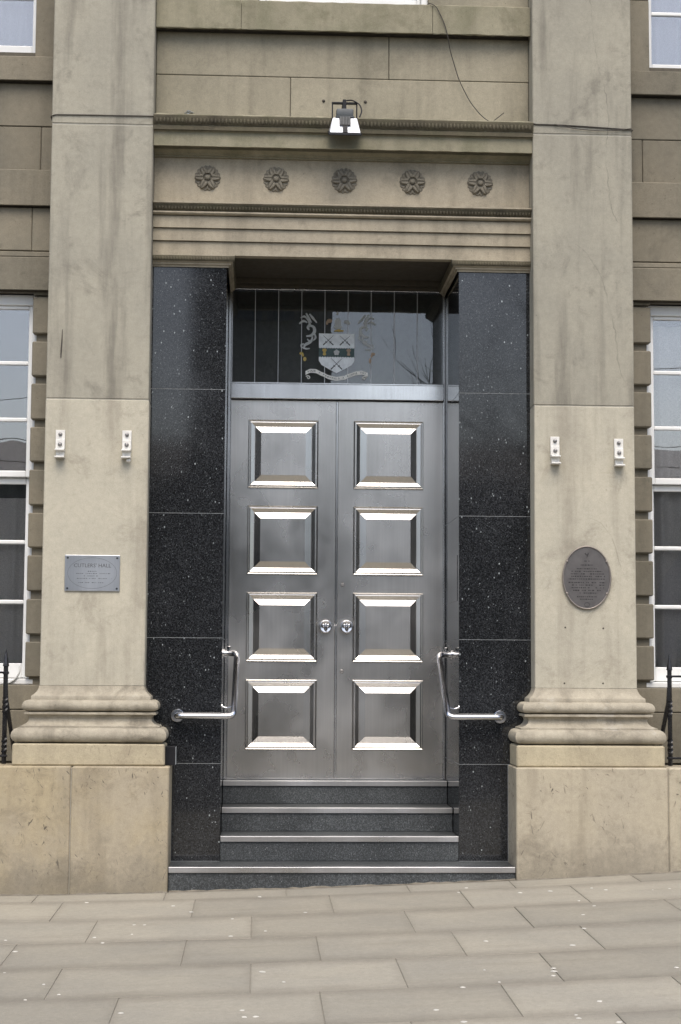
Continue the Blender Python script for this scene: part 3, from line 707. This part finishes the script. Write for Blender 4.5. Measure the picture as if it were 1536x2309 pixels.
def strands(name, m, lists):
    b = B()
    for pts, r in lists:
        r = r*1.5; P = fillet([(x, YA+.001, z) for x, z in pts], .03, 5); n = len(P)
        tube(b, P, [r*(.35+.65*math.sin(math.pi*min(1, .12+.8*i/(n-1)))) for i in range(n)], 6)
    for v in b.verts: v.co.y = YA+.001 + (v.co.y-(YA+.001))*.22
    return obj(name, b, m, fan, smooth=60)
ML = [([(-.275, 3.975), (-.245, 4.0), (-.215, 3.985)], .007), ([(-.205, 3.995), (-.195, 3.97), (-.215, 3.945), (-.20, 3.93)], .008), ([(-.16, 3.90), (-.15, 3.87), (-.17, 3.85)], .006), ([(-.215, 3.86), (-.20, 3.845), (-.175, 3.845)], .005), ([(-.265, 4.02), (-.235, 4.035), (-.205, 3.995)], .006), ([(-.225, 4.055), (-.205, 4.02), (-.185, 3.985)], .007), ([(-.20, 4.05), (-.175, 4.02), (-.145, 3.985)], .007), ([(-.205, 3.965), (-.165, 3.955), (-.158, 3.915), (-.185, 3.885), (-.222, 3.882)], .009), ([(-.175, 3.88), (-.185, 3.84), (-.235, 3.815), (-.24, 3.785)], .008), ([(-.255, 3.80), (-.225, 3.785), (-.195, 3.79)], .005), ([(-.240, 3.825), (-.262, 3.815), (-.255, 3.79)], .006)]
strands('mantling', M_mant, ML)
strands('mantling', M_mant, [([(.0085*2-x+.003, z-.002) for x, z in p], r) for p, r in ML])
blob('tassel', M_gold, [(-.258, 3.751, .016, .011), (-.246, 3.738, .008, .012)]); blob('tassel', M_gold, [(-.232, 3.709, .013, .017)])
blob('tassel', M_rosy, [(.277, 3.754, .016, .011), (.266, 3.738, .008, .012)]); blob('tassel', M_rosy, [(.255, 3.703, .010, .019)])
blob('helmet', M_mant, [(.012, 3.985, .026, .038), (.012, 3.955, .034, .016), (.010, 4.060, .010, .012)], YA+.001)
blob('elephant_crest', M_rosy, [(-.050, 4.0, .022, .016), (-.068, 3.985, .010, .016)], YA+.001); blob('crest_plume', M_mant, [(.076, 3.995, .020, .012), (.092, 3.986, .016, .009)], YA+.001)
blob('gold_wreath', M_gold, [(.020, 3.928, .018, .009), (-.004, 3.926, .012, .006), (.044, 3.926, .012, .006)])
def rz(x): # centre line of the motto ribbon
    K = [(-.226, 3.605), (-.19, 3.622), (-.15, 3.620), (-.10, 3.597), (-.05, 3.574), (.004, 3.563), (.06, 3.572), (.10, 3.589), (.15, 3.607), (.194, 3.613), (.238, 3.598)]
    for (a, za), (c, zc) in zip(K[:-1], K[1:]):
        if x <= c: t = (x-a)/(c-a); t = t*t*(3-2*t)*.4 + t*.6; return za + (zc-za)*t
    return K[-1][1]
b = B(); n = 60; X = [-.226+.464*i/n for i in range(n+1)]
prism(b, [(x, rz(x)-.0145) for x in X] + [(x, rz(x)+.0145) for x in X[::-1]], YA, YB); obj('motto_ribbon', b, M_ribbon, fan)
for cx_, q in ((-.206, 1), (.212, -1)):
    b = B(); P = [(cx_ + q*(.019-.0016*i)*math.cos(R(150-38*i)) , YA-.002, 3.570 + (.019-.0016*i)*.8*math.sin(R(150-38*i))) for i in range(11)]
    tube(b, P, .0045, 6); obj('ribbon_curl', b, M_ribbon, fan, smooth=60)
b = B(); MOT = 'POUR Y PARVENIR A BONNE FOI'
for i, ch in enumerate(MOT):
    if ch == ' ': continue
    x = -.205 + .424*i/(len(MOT)-1); sl = math.atan2(rz(x+.01)-rz(x-.01), .02)
    text(b, ch, .021, .0004, Matrix.Translation((x, YA-.0008, rz(x))) @ Matrix.Rotation(-sl, 4, 'Y') @ Matrix.Translation((0, 0, -.0075)) @ FRONT)
obj('motto_lettering', b, M_inkd, fan)['kind'] = 'stuff'

# ------------------------------------------------------------------ things fixed to the front
def placed(t, x, y, z): return Vector((x, y, z))
# rectangular steel plaque
t = thing('steel_plaque', (-1.6695, 0, 1.927), "rectangular brushed steel CUTLERS' HALL plaque screwed to the pale sandstone pilaster", 'plaque')
b = B(); box(b, -1.853, -1.486, -.010, -.001, 1.927, 2.171, .004, 2); obj('plate', b, M_plate, t)
for x in (-1.834, -1.505):
    for z in (1.946, 2.151):
        b = B(); lathe(b, [(.0075, 0), (.0075, .003), (.005, .0035), (0, .0035)], (x, -.0095, z), 'y', 12); obj('screw', b, M_inkd, t)
b = B(); text(b, "CUTLERS' HALL", .036, .0003, Matrix.Translation((-1.6695, -.0106, 2.088)) @ FRONT)
M_eng = plain('worn_engraving', (.10, .10, .10), .6); obj('lettering', b, M_eng, t)
def worn_rows(bm, cx, y, rows, hz, wmul=1.0):
    for z, half in rows:
        x = cx-half
        while x < cx+half:
            wdt = random.uniform(.004, .012)*wmul
            if random.random() < .84:
                h = hz*random.uniform(.5, 1); box(bm, x, min(x+wdt, cx+half), y-.0006, y, z-h/2, z+h/2)
            x += wdt + random.uniform(.002, .006)
b = B(); worn_rows(b, -1.6695, -.0102, [(2.061, .03), (2.046, .12), (2.030, .055), (2.013, .13), (1.985, .09)], .005); obj('worn_lines', b, M_eng, t)
b = B(); P = [(-1.6695+.163*math.cos(R(a)), -.0102, 2.049+.103*math.sin(R(a))) for a in range(0, 361, 6)]; tube(b, P, .0009, 5, False); obj('oval_border', b, M_eng, t)

# oval bronze plaque
t = thing('oval_plaque', (1.6665, 0, 1.838), 'dark bronze oval plaque with a raised rim on the pale sandstone pilaster', 'plaque')
M_bronze = plain('dark_bronze', (.105, .098, .095), .5, .3, vary=.15, scale=20); M_rim = plain('worn_bronze_rim', (.24, .21, .185), .42, .5); M_brlet = plain('bronze_lettering', (.026, .024, .024), .6, .1)
pc, pz, ra, rb = 1.6665, 2.0475, .1635, .2125
b = B(); prism(b, [(pc+ra*math.cos(R(a)), pz+rb*math.sin(R(a))) for a in range(0, 360, 5)], -.012, -.001); obj('plate', b, M_bronze, t, smooth=30)
b = B(); tube(b, [(pc+(ra-.001)*math.cos(R(a)), -.012, pz+(rb-.001)*math.sin(R(a))) for a in range(0, 361, 5)], .0055, 8, False); obj('rim', b, M_rim, t, smooth=60)
for q in (-1, 1):
    for zz in (.110, -.108):
        b = B(); lathe(b, [(.009, 0), (.008, .004), (.004, .006), (0, .0065)], (pc+q*.136, -.0125, pz+zz), 'y', 12); obj('screw', b, M_rim, t, smooth=50)
b = B(); worn_rows(b, pc, -.0121, [(2.16, .018), (2.133, .042), (2.108, .070), (2.090, .105), (2.073, .120), (2.056, .124), (2.038, .124), (2.014, .126), (1.997, .122), (1.979, .116), (1.961, .095), (1.943, .070), (1.918, .068), (1.901, .048)], .009, 1.3); obj('worn_lines', b, M_brlet, t)
b = B(); tube(b, [(pc+.017*math.cos(R(a)), -.0122, 1.865+.015*math.sin(R(a))) for a in range(0, 361, 20)], .0016, 5, False); tube(b, [(pc-.012, -.0122, 2.215), (pc, -.0122, 2.200), (pc+.012, -.0122, 2.215), (pc, -.0122, 2.185)], .002, 5); obj('emblem', b, M_brlet, t)

# flag brackets
def bracket(x, z, label, drip=False):
    t = thing('wall_bracket', (x, 0, z-.19), label, 'bracket', 'white brackets bolted to the pilasters')
    b = B(); box(b, x-.031, x+.031, -.012, -.001, z-.132, z, .002); obj('plate', b, M_bracket, t)
    b = B(); box(b, x-.030, x+.030, -.022, -.0122, z-.130, z-.066, .002); obj('clamp_plate', b, M_bracket, t)
    for dz, r, y0 in ((.029, .011, -.012), (.098, .012, -.022)):
        b = B(); lathe(b, [(r*1.25, 0), (r*1.25, .003), (r, .0032), (r, .011), (r*.5, .017), (0, .018)], (x, y0, z-dz), 'y', 10); obj('bolt', b, M_bolt, t, smooth=40)
    b = B(); dx = random.uniform(-.004, .004)
    box(b, x-.032+dx, x+.030+dx, -.062, -.001, z-.143, z-.1325, .002); box(b, x-.027+dx, x+.027+dx, -.020, -.001, z-.180, z-.1432, .001); box(b, x-.033+dx, x+.031+dx, -.066, -.001, z-.191, z-.1803, .002)
    if drip: ell(b, (x+.014, -.03, z-.206), .016, .02, .014, 8, 6)
    obj('socket', b, M_bracket, t)
bracket(-1.901, 3.011, 'white bracket by the sash window edge of the pilaster with the rectangular plaque')
bracket(-1.455, 3.013, 'white bracket by the granite edge of the pilaster with the rectangular plaque', True)
bracket(1.453, 3.009, 'white bracket by the granite edge of the pilaster with the oval plaque')
bracket(1.893, 3.000, 'white bracket by the sash window edge of the pilaster with the oval plaque')
# drill holes: tiny dark discs painted in place of their shade; then the iron slit
for i, (x, z) in enumerate(((1.519, 1.709), (1.779, 1.705), (1.511, 1.333), (1.774, 1.334))):
    b = B(); lathe(b, [(.0065, -.006), (.0065, .0005), (.0, .0006)], (x, 0, z), 'y', 8)
    tag(obj('hole_disc', b, M_wire), 'small dark disc painted for a drilled hole below the oval plaque', 'drill hole', 'painted drill holes below the oval plaque')
b = B(); tube(b, [(-1.903, -.001, 3.70), (-1.905, -.004, 3.62), (-1.909, -.004, 3.55), (-1.910, -.002, 3.505)], [.002, .004, .0045, .003], 6)
tag(obj('iron_pin', b, M_wire), 'thin rusty iron sliver stuck upright in the grey pilaster stone', 'pin')
for x, lab in ((-.138, 'rust-stained bolt head in the wall beside the floodlight, by the foil side'), (.155, 'rust-stained bolt head in the wall beside the floodlight, by the loose wire side')):
    b = B(); lathe(b, [(.011, -.004), (.011, .004), (.006, .009), (0, .0095)], (x, .160, 5.385), 'y', 10); tag(obj('bolt_head', b, M_wire, smooth=40), lab, 'bolt', 'old bolts over the cornice')

# floodlight
t = thing('floodlight', (0, .05, 5.045), 'white and black floodlight on a black bracket above the door cornice', 'floodlight')
b = B()
zt, zb_ = 5.190, 5.060
top = [(-.083, .02), (.083, .02), (.083, -.075), (-.083, -.075)]; bot = [(-.105, .035), (.105, .035), (.105, -.145), (-.105, -.145)]
va = [b.verts.new((x, y, zt)) for x, y in top]; vb = [b.verts.new((x, y, zb_ + max(0, (y+.145)*.40))) for x, y in bot]
b.faces.new(va); b.faces.new(vb[::-1])
for i in range(4): b.faces.new((va[i], va[(i+1)%4], vb[(i+1)%4], vb[i]))
bmesh.ops.bevel(b, geom=list(b.edges), offset=.005, segments=1, affect='EDGES'); obj('housing', b, M_lampwht, t)
b = B(); box(b, -.115, .112, -.158, .045, 5.038, 5.056, .004)
for v in b.verts: v.co.z += (v.co.y+.158)*.40
obj('front_bezel', b, M_blackpl, t)
def onface(x0, x1, za, zb2, off):   # strip lying on the sloping front of the housing
    f = lambda z: -.075 - .070*(zt-z)/(zt-zb_)
    q = B(); vs = [q.verts.new((x, f(z)+o_, z)) for o_ in (-off, .004) for x, z in ((x0, za), (x1, za), (x1, zb2), (x0, zb2))]
    for ff in ((0,1,2,3), (7,6,5,4), (0,4,5,1), (1,5,6,2), (2,6,7,3), (3,7,4,0)): q.faces.new([vs[i] for i in ff])
    return q
obj('heat_sink', onface(-.038, .038, 5.120, 5.192, .010), M_blackpl, t); obj('heat_sink', onface(-.016, .016, 5.062, 5.1195, .010), M_blackpl, t)
for k in range(7): obj('fin', onface(-.034+k*.0105, -.030+k*.0105, 5.124, 5.19, .020), M_grey, t)
b = B(); box(b, -.064, .066, -.085, .03, 5.191, 5.200, .003); box(b, -.058, .060, -.075, .02, 5.2005, 5.258, .014, 2); obj('gear_box', b, M_grey, t, smooth=40)
b = B()
box(b, -.088, -.080, -.04, -.012, 5.15, 5.302, .001); box(b, .080, .088, -.04, -.012, 5.15, 5.302, .001); box(b, -.0885, .0885, -.041, -.011, 5.302, 5.312, .001)
obj('yoke', b, M_blackpl, t)
b = B(); box(b, -.014, .012, -.045, -.008, 5.24, 5.3015, .002); box(b, -.013, .011, -.030, .159, 5.3125, 5.335, .002); obj('wall_arm', b, M_blackpl, t)
b = B(); tube(b, fillet([(.01, .0, 5.335), (.05, -.03, 5.332), (.105, -.06, 5.29), (.118, -.08, 5.235), (.10, -.09, 5.19)], .03), .005, 7); obj('lead', b, M_blackpl, t, smooth=60)

# hand rails on the piers
def handrail(s, label):
    X = lambda v: v*s
    xr = (OPL if s < 0 else OPR)
    t = thing('handrail', (s*1.0, .05, 1.02), label, 'handrail', 'bent steel handrails of the entrance')
    P = fillet([(s*1.096, .158, 1.10), (s*1.096, .085, 1.10), (xr-s*.085, .040, 1.100), (xr-s*.095, .50, 1.497), (xr-s*.09, .56, 1.522), (xr-s*.030, .57, 1.522), (xr-s*.002, .57, 1.522)], .050, 8)
    P = P[:1] + P[1:]
    b = B(); tube(b, P, .0205, 16); obj('tube', b, M_rail, t, smooth=60)
    b = B(); lathe(b, [(.044, 0.0), (.044, .005), (.041, .008), (.024, .009), (.024, .003)], (s*1.096, .159, 1.10), 'y', 24); obj('flange', b, M_rail, t, smooth=40)
    b = B(); lathe(b, [(.030, 0.0), (.030, -s*.006), (.022, -s*.009), (.0, -s*.009)], (xr-s*.001, .57, 1.522), 'x', 20); obj('flange', b, M_rail, t, smooth=40)
    b = B(); tube(b, fillet([(xr-s*.001, .14, 1.165), (xr-s*.035, .14, 1.150), (xr-s*.082, .12, 1.168)], .02), .006, 8); lathe(b, [(.015, 0), (.015, -s*.006), (.0, -s*.007)], (xr-s*.001, .14, 1.165), 'x', 14); obj('support_bracket', b, M_rail, t, smooth=50)
    b = B(); lathe(b, [(.008, -.01), (.008, .012), (.014, .014), (.014, .030), (.008, .034), (0, .034)], (xr-s*.040, .57, 1.540), 'z', 12); obj('stop_stud', b, M_rail, t, smooth=40)
handrail(-1, 'bent stainless steel handrail on the granite pier beside the rectangular plaque pilaster')
handrail(1, 'bent stainless steel handrail on the granite pier beside the oval plaque pilaster')
# notice plate on the polished reveal
b = B(); box(b, OPR-.0022, OPR-.0004, .25, .75, 1.893, 2.21)
tag(obj('notice_plate', b, M_gran), 'dark blank plate on the polished granite door reveal', 'plate')
# black box on the base block
t = thing('junction_box', (-1.12, -.02, .781), 'small black box fixed to the base block of the pilaster, beside black granite', 'box')
b = B(); box(b, -1.1615, -1.096, -.075, .02, .782, .905, .003); obj('case', b, M_blackpl, t); b = B(); box(b, -1.0955, -1.090, -.072, .015, .786, .900, .001); obj('lid', b, M_dull, t)

# railings
def railing(s, label):
    xp = s*2.228; t = thing('railing', (xp, .0, .780), label, 'railing', 'black iron railings on the plinths')
    yr = .0
    def bar(x, z0, zs, r):
        b = B(); tube(b, [(x, yr, z0), (x, yr, zs)], r, 4)
        for za in (.86, 1.12):     # twisted lengths
            n = 14; prev = None
            for i in range(n+1):
                z = za + .10*i/n; a = i/n*math.pi*1.5
                ring = [b.verts.new((x + math.cos(a+k*math.pi/2)*r*1.25, yr + math.sin(a+k*math.pi/2)*r*1.25, z)) for k in range(4)]
                if prev:
                    for k in range(4): b.faces.new((prev[k], prev[(k+1)%4], ring[(k+1)%4], ring[k]))
                prev = ring
        return b
    for i in range(8):
        x = xp + s*i*.145
        o = obj('bar', bar(x, .785, 1.425, .0155 if i == 0 else .013), M_iron, t)
        b = B(); lathe(b, [(.008, 0), (.021, .004), (.019, .02), (.006, .085), (.001, .115)], (x, yr, 1.422), 'z', 4 if i else 6); obj('spear_head', b, M_iron, t)
        b = B(); lathe(b, [(.020, 0), (.020, .012), (0, .012)], (x, yr, 1.372), 'z', 10); obj('collar', b, M_iron, t)
    for z in (1.384, .835):
        b = B(); box(b, min(xp-s*.02, xp+s*1.15), max(xp-s*.02, xp+s*1.15), yr-.016, yr+.016, z-.007, z+.007, .002); obj('rail', b, M_iron, t)
    b = B(); tube(b, [(xp, yr+.01, 1.31), (xp-s*.004, yr+.03, 1.20), (xp-s*.035, yr+.14, .92), (xp-s*.05, yr+.20, .785)], .015, 6); obj('stay', b, M_iron, t)
railing(-1, 'black spear-topped iron railing on the plinth beside the rectangular plaque pilaster')
railing(1, 'black spear-topped iron railing on the plinth beside the oval plaque pilaster')

# loose wires and cables
def cable(name, pts, r, m, label, cat='cable', fl=.05):
    b = B(); tube(b, fillet(pts, fl, 5), r, 6); return tag(obj(name, b, m, smooth=60), label, cat)
cable('loose_wire', [(.56, .19, 6.085), (.60, .066, 6.078), (.645, .062, 6.05), (.702, .064, 5.932), (.725, .064, 5.845), (.745, .11, 5.76), (.811, .13, 5.549), (.89, .13, 5.391), (.968, .12, 5.29), (1.034, .10, 5.233), (1.128, .12, 5.316)], 0.0034, M_wire, 'thin loose wire hanging from the window sill to the cornice', 'wire')
cable('pilaster_cable', [(-2.012, .10, 5.170), (-2.012, -.006, 5.178), (-1.98, -.006, 5.190), (-1.664, -.006, 5.193), (-1.316, -.006, 5.194), (-1.304, .10, 5.20)], .004, M_wire, 'dark cable stretched across the pilaster over the rectangular plaque', fl=.012)
cable('pilaster_cable', [(1.304, .10, 5.215), (1.304, -.006, 5.203), (1.336, -.006, 5.196), (1.491, -.006, 5.195), (1.709, -.006, 5.187), (2.011, -.006, 5.172), (2.011, .10, 5.172)], .0048, M_wire, 'dark cable stretched across the pilaster over the oval plaque', fl=.012)
cable('slack_cable', [(1.46, -.016, 5.196), (1.52, -.018, 5.183), (1.615, -.010, 5.168), (1.802, -.010, 5.157), (1.926, -.012, 5.167), (2.000, -.017, 5.178)], .0028, M_wire, 'thin slack cable sagging under the pilaster cable over the oval plaque')
cable('window_cable', [(-2.9, .33, 1.312), (-2.32, .325, 1.307), (-2.255, .325, 1.306), (-2.206, .328, 1.341), (-2.183, .335, 1.386), (-2.19, .368, 1.42)], .007, M_greycab, 'grey cable curling up over the white window sill', fl=.04)
# crumpled foil on the cornice
b = B(); n = B(); bmesh.ops.create_icosphere(n, subdivisions=2, radius=.034)
for v in n.verts: v.co *= random.uniform(.6, 1.2); v.co.z *= .5
merge(b, n, Matrix.Translation((-1.074, .02, 5.228))); tag(obj('foil_scrap', b, M_dull), 'small silver foil scrap lying on the cornice', 'litter')
# gum on the flags
GUM = [(-1.25,-1.43),(-1.19,-1.44),(-1.24,-1.74),(-1.44,-1.81),(-1.92,-1.84),(-1.38,-1.98),(-1.79,-2.75),(-1.56,-3.05),(-1.46,-3.29),(-1.6,-3.39),(-1.06,-.77),(-.69,-1.31),(-.69,-1.88),(-.61,-3.73),(-.6,-3.86),(-1.82,-2.18),(-1.14,-3.71),(-1.61,-.56),(.72,-.61),(.79,-.44),(1.09,-.73),(1.28,-.72),(1.55,-.68),(1.62,-.78),(1.38,-1.14),(1.43,-1.35),(1.31,-1.63),(1.23,-2.06),(.66,-2.3),(1.08,-2.52),(.55,-3.05),(.88,-3.08),(.87,-3.15),(.85,-3.25),(.58,-3.34),(.4,-3.42),(.23,-3.86),(.95,-3.83),(.8,-4.07),(.8,-4.13),(.32,-4.1),(1.45,-3.2),(1.89,-.88),(2.0,-.86),(.95,-4.23),(-.53,-.5),(-.26,-1.16),(-.94,-1.02),(-.52,-2.89),(-.55,-3.86),(-.5,-1.75),(-.42,-3.15)]
for x, y in GUM:
    b = B(); r = random.uniform(.007, .016); ph = random.uniform(0, 6); n = 14
    o_ = [b.verts.new((x+r*(1+.2*math.sin(2*k*2*math.pi/n+ph))*math.cos(k*2*math.pi/n), y+r*(1+.2*math.sin(3*k*2*math.pi/n+ph))*math.sin(k*2*math.pi/n), gz(x, y)+.0005)) for k in range(n)]
    i_ = [b.verts.new(((v.co.x-x)*.7+x, (v.co.y-y)*.7+y, v.co.z+.0025)) for v in o_]
    b.faces.new(i_)
    for k in range(n): b.faces.new((o_[k], o_[(k+1)%n], i_[(k+1)%n], i_[k]))
    tag(obj('gum_spot', b, M_gum), 'small pale flattened gum spot on the flagstones', 'gum spot', 'gum spots on the pavement')

# ------------------------------------------------------------------ across the street: what the steel and the glass mirror
ch = thing('church', (-2, -27, -.2), 'dark stone church tower and nave mirrored in the fanlight and windows', 'building')
b = B(); box(b, -2.15, 1.1, -31, -25.6, -.3, 17, .1); tw = obj('tower', b, M_church, ch)
b = B(); box(b, -30, -2.16, -33, -26.2, -.3, 5.6, .05); box(b, 1.11, 30, -33, -26.2, -.3, 5.6, .05); nv = obj('nave', b, M_church, ch)
b = B()
for xa, xb in ((-30.2, -2.17), (1.12, 30.2)):
    vs = [b.verts.new(p) for p in ((xa, -26.0, 5.61), (xb, -26.0, 5.61), (xb, -29.6, 6.9), (xa, -29.6, 6.9), (xa, -33.2, 5.61), (xb, -33.2, 5.61))]
    b.faces.new((vs[0], vs[1], vs[2], vs[3])); b.faces.new((vs[3], vs[2], vs[5], vs[4])); b.faces.new((vs[0], vs[3], vs[4])); b.faces.new((vs[1], vs[5], vs[2]))
obj('roof', b, M_slate, ch)
for x, zz in [(-.5, 9.5), (-.5, 4.0)] + [(-3.0-3.2*k-1.6, 1.6) for k in range(7)] + [(1.1+3.2*k+2, 1.6) for k in range(8)]:
    yw = -25.58 if abs(x+.5) < .1 else -26.18
    b = B(); wd = .75; hh = 3.0 if yw > -26 else 2.6
    prism(b, [(x-wd, zz), (x+wd, zz), (x+wd, zz+hh*.6), (x+wd*.55, zz+hh*.86), (x, zz+hh), (x-wd*.55, zz+hh*.86), (x-wd, zz+hh*.6)], yw-.1, yw+.06); w_ = obj('lancet_window', b, M_slate, ch)
    b = B(); box(b, x-.06, x+.06, yw+.061, yw+.14, zz, zz+hh*.9); obj('mullion', b, M_church, w_)
def tree(x, y, h, seed, label):
    rs = random.Random(seed); t = thing('bare_tree', (x, y, gz(x, y)-.16), label, 'tree', 'bare street trees')
    trunk = B(); crown = B()
    def grow(bm, p, d, L, r, lev):
        pts = [p]; q = p.copy(); dd = d.copy(); n = 4
        for i in range(n):
            dd = (dd + Vector((rs.uniform(-.2, .2), rs.uniform(-.2, .2), rs.uniform(-.05, .14)))).normalized(); q = q + dd*L/n; pts.append(q.copy())
        tube(bm, pts, [r*(1-.12*i) for i in range(n+1)], 6 if lev < 2 else 4)
        if lev >= 5: return
        for k in range(3 if lev < 4 else 2):
            a = rs.uniform(0, 6.28); e = rs.uniform(.45, .95); nd = (dd + Vector((math.cos(a), math.sin(a), .15))*e).normalized()
            at = pts[-1] if k == 0 else pts[rs.randint(2, n)]
            grow(crown, at, nd, L*rs.uniform(.6, .8), r*.55, lev+1)
    grow(trunk, Vector((x, y, gz(x, y)-.25)), Vector((0, 0, 1)), h*.33, h*.012, 0)
    obj('trunk', trunk, M_bark, t, smooth=60); obj('crown', crown, M_bark, t, smooth=60)
tree(7.6, -22.5, 11.5, 3, 'bare street tree mirrored in the fanlight and nearest the church tower')
for k, (y, z, sg, tl) in enumerate(((-13.5, 4.75, .35, 0), (-14.2, 5.15, .30, 0), (-13.8, 5.9, .2, 9.0))):
    b = B(); tube(b, [(x, y + tl*(x/24), z + sg*((x/24)**2-.4)*2) for x in range(-24, 25, 2)], .007, 5)
    tag(obj('overhead_wire', b, M_wire, smooth=60), ('lower street wire', 'upper street wire', 'slanting street wire')[k] + ' mirrored in the sash window beside the rectangular plaque', 'wire', 'wires over the street')
tree(11.5, -21, 9.0, 5, 'bare street tree mirrored in the sash window beside the oval plaque')
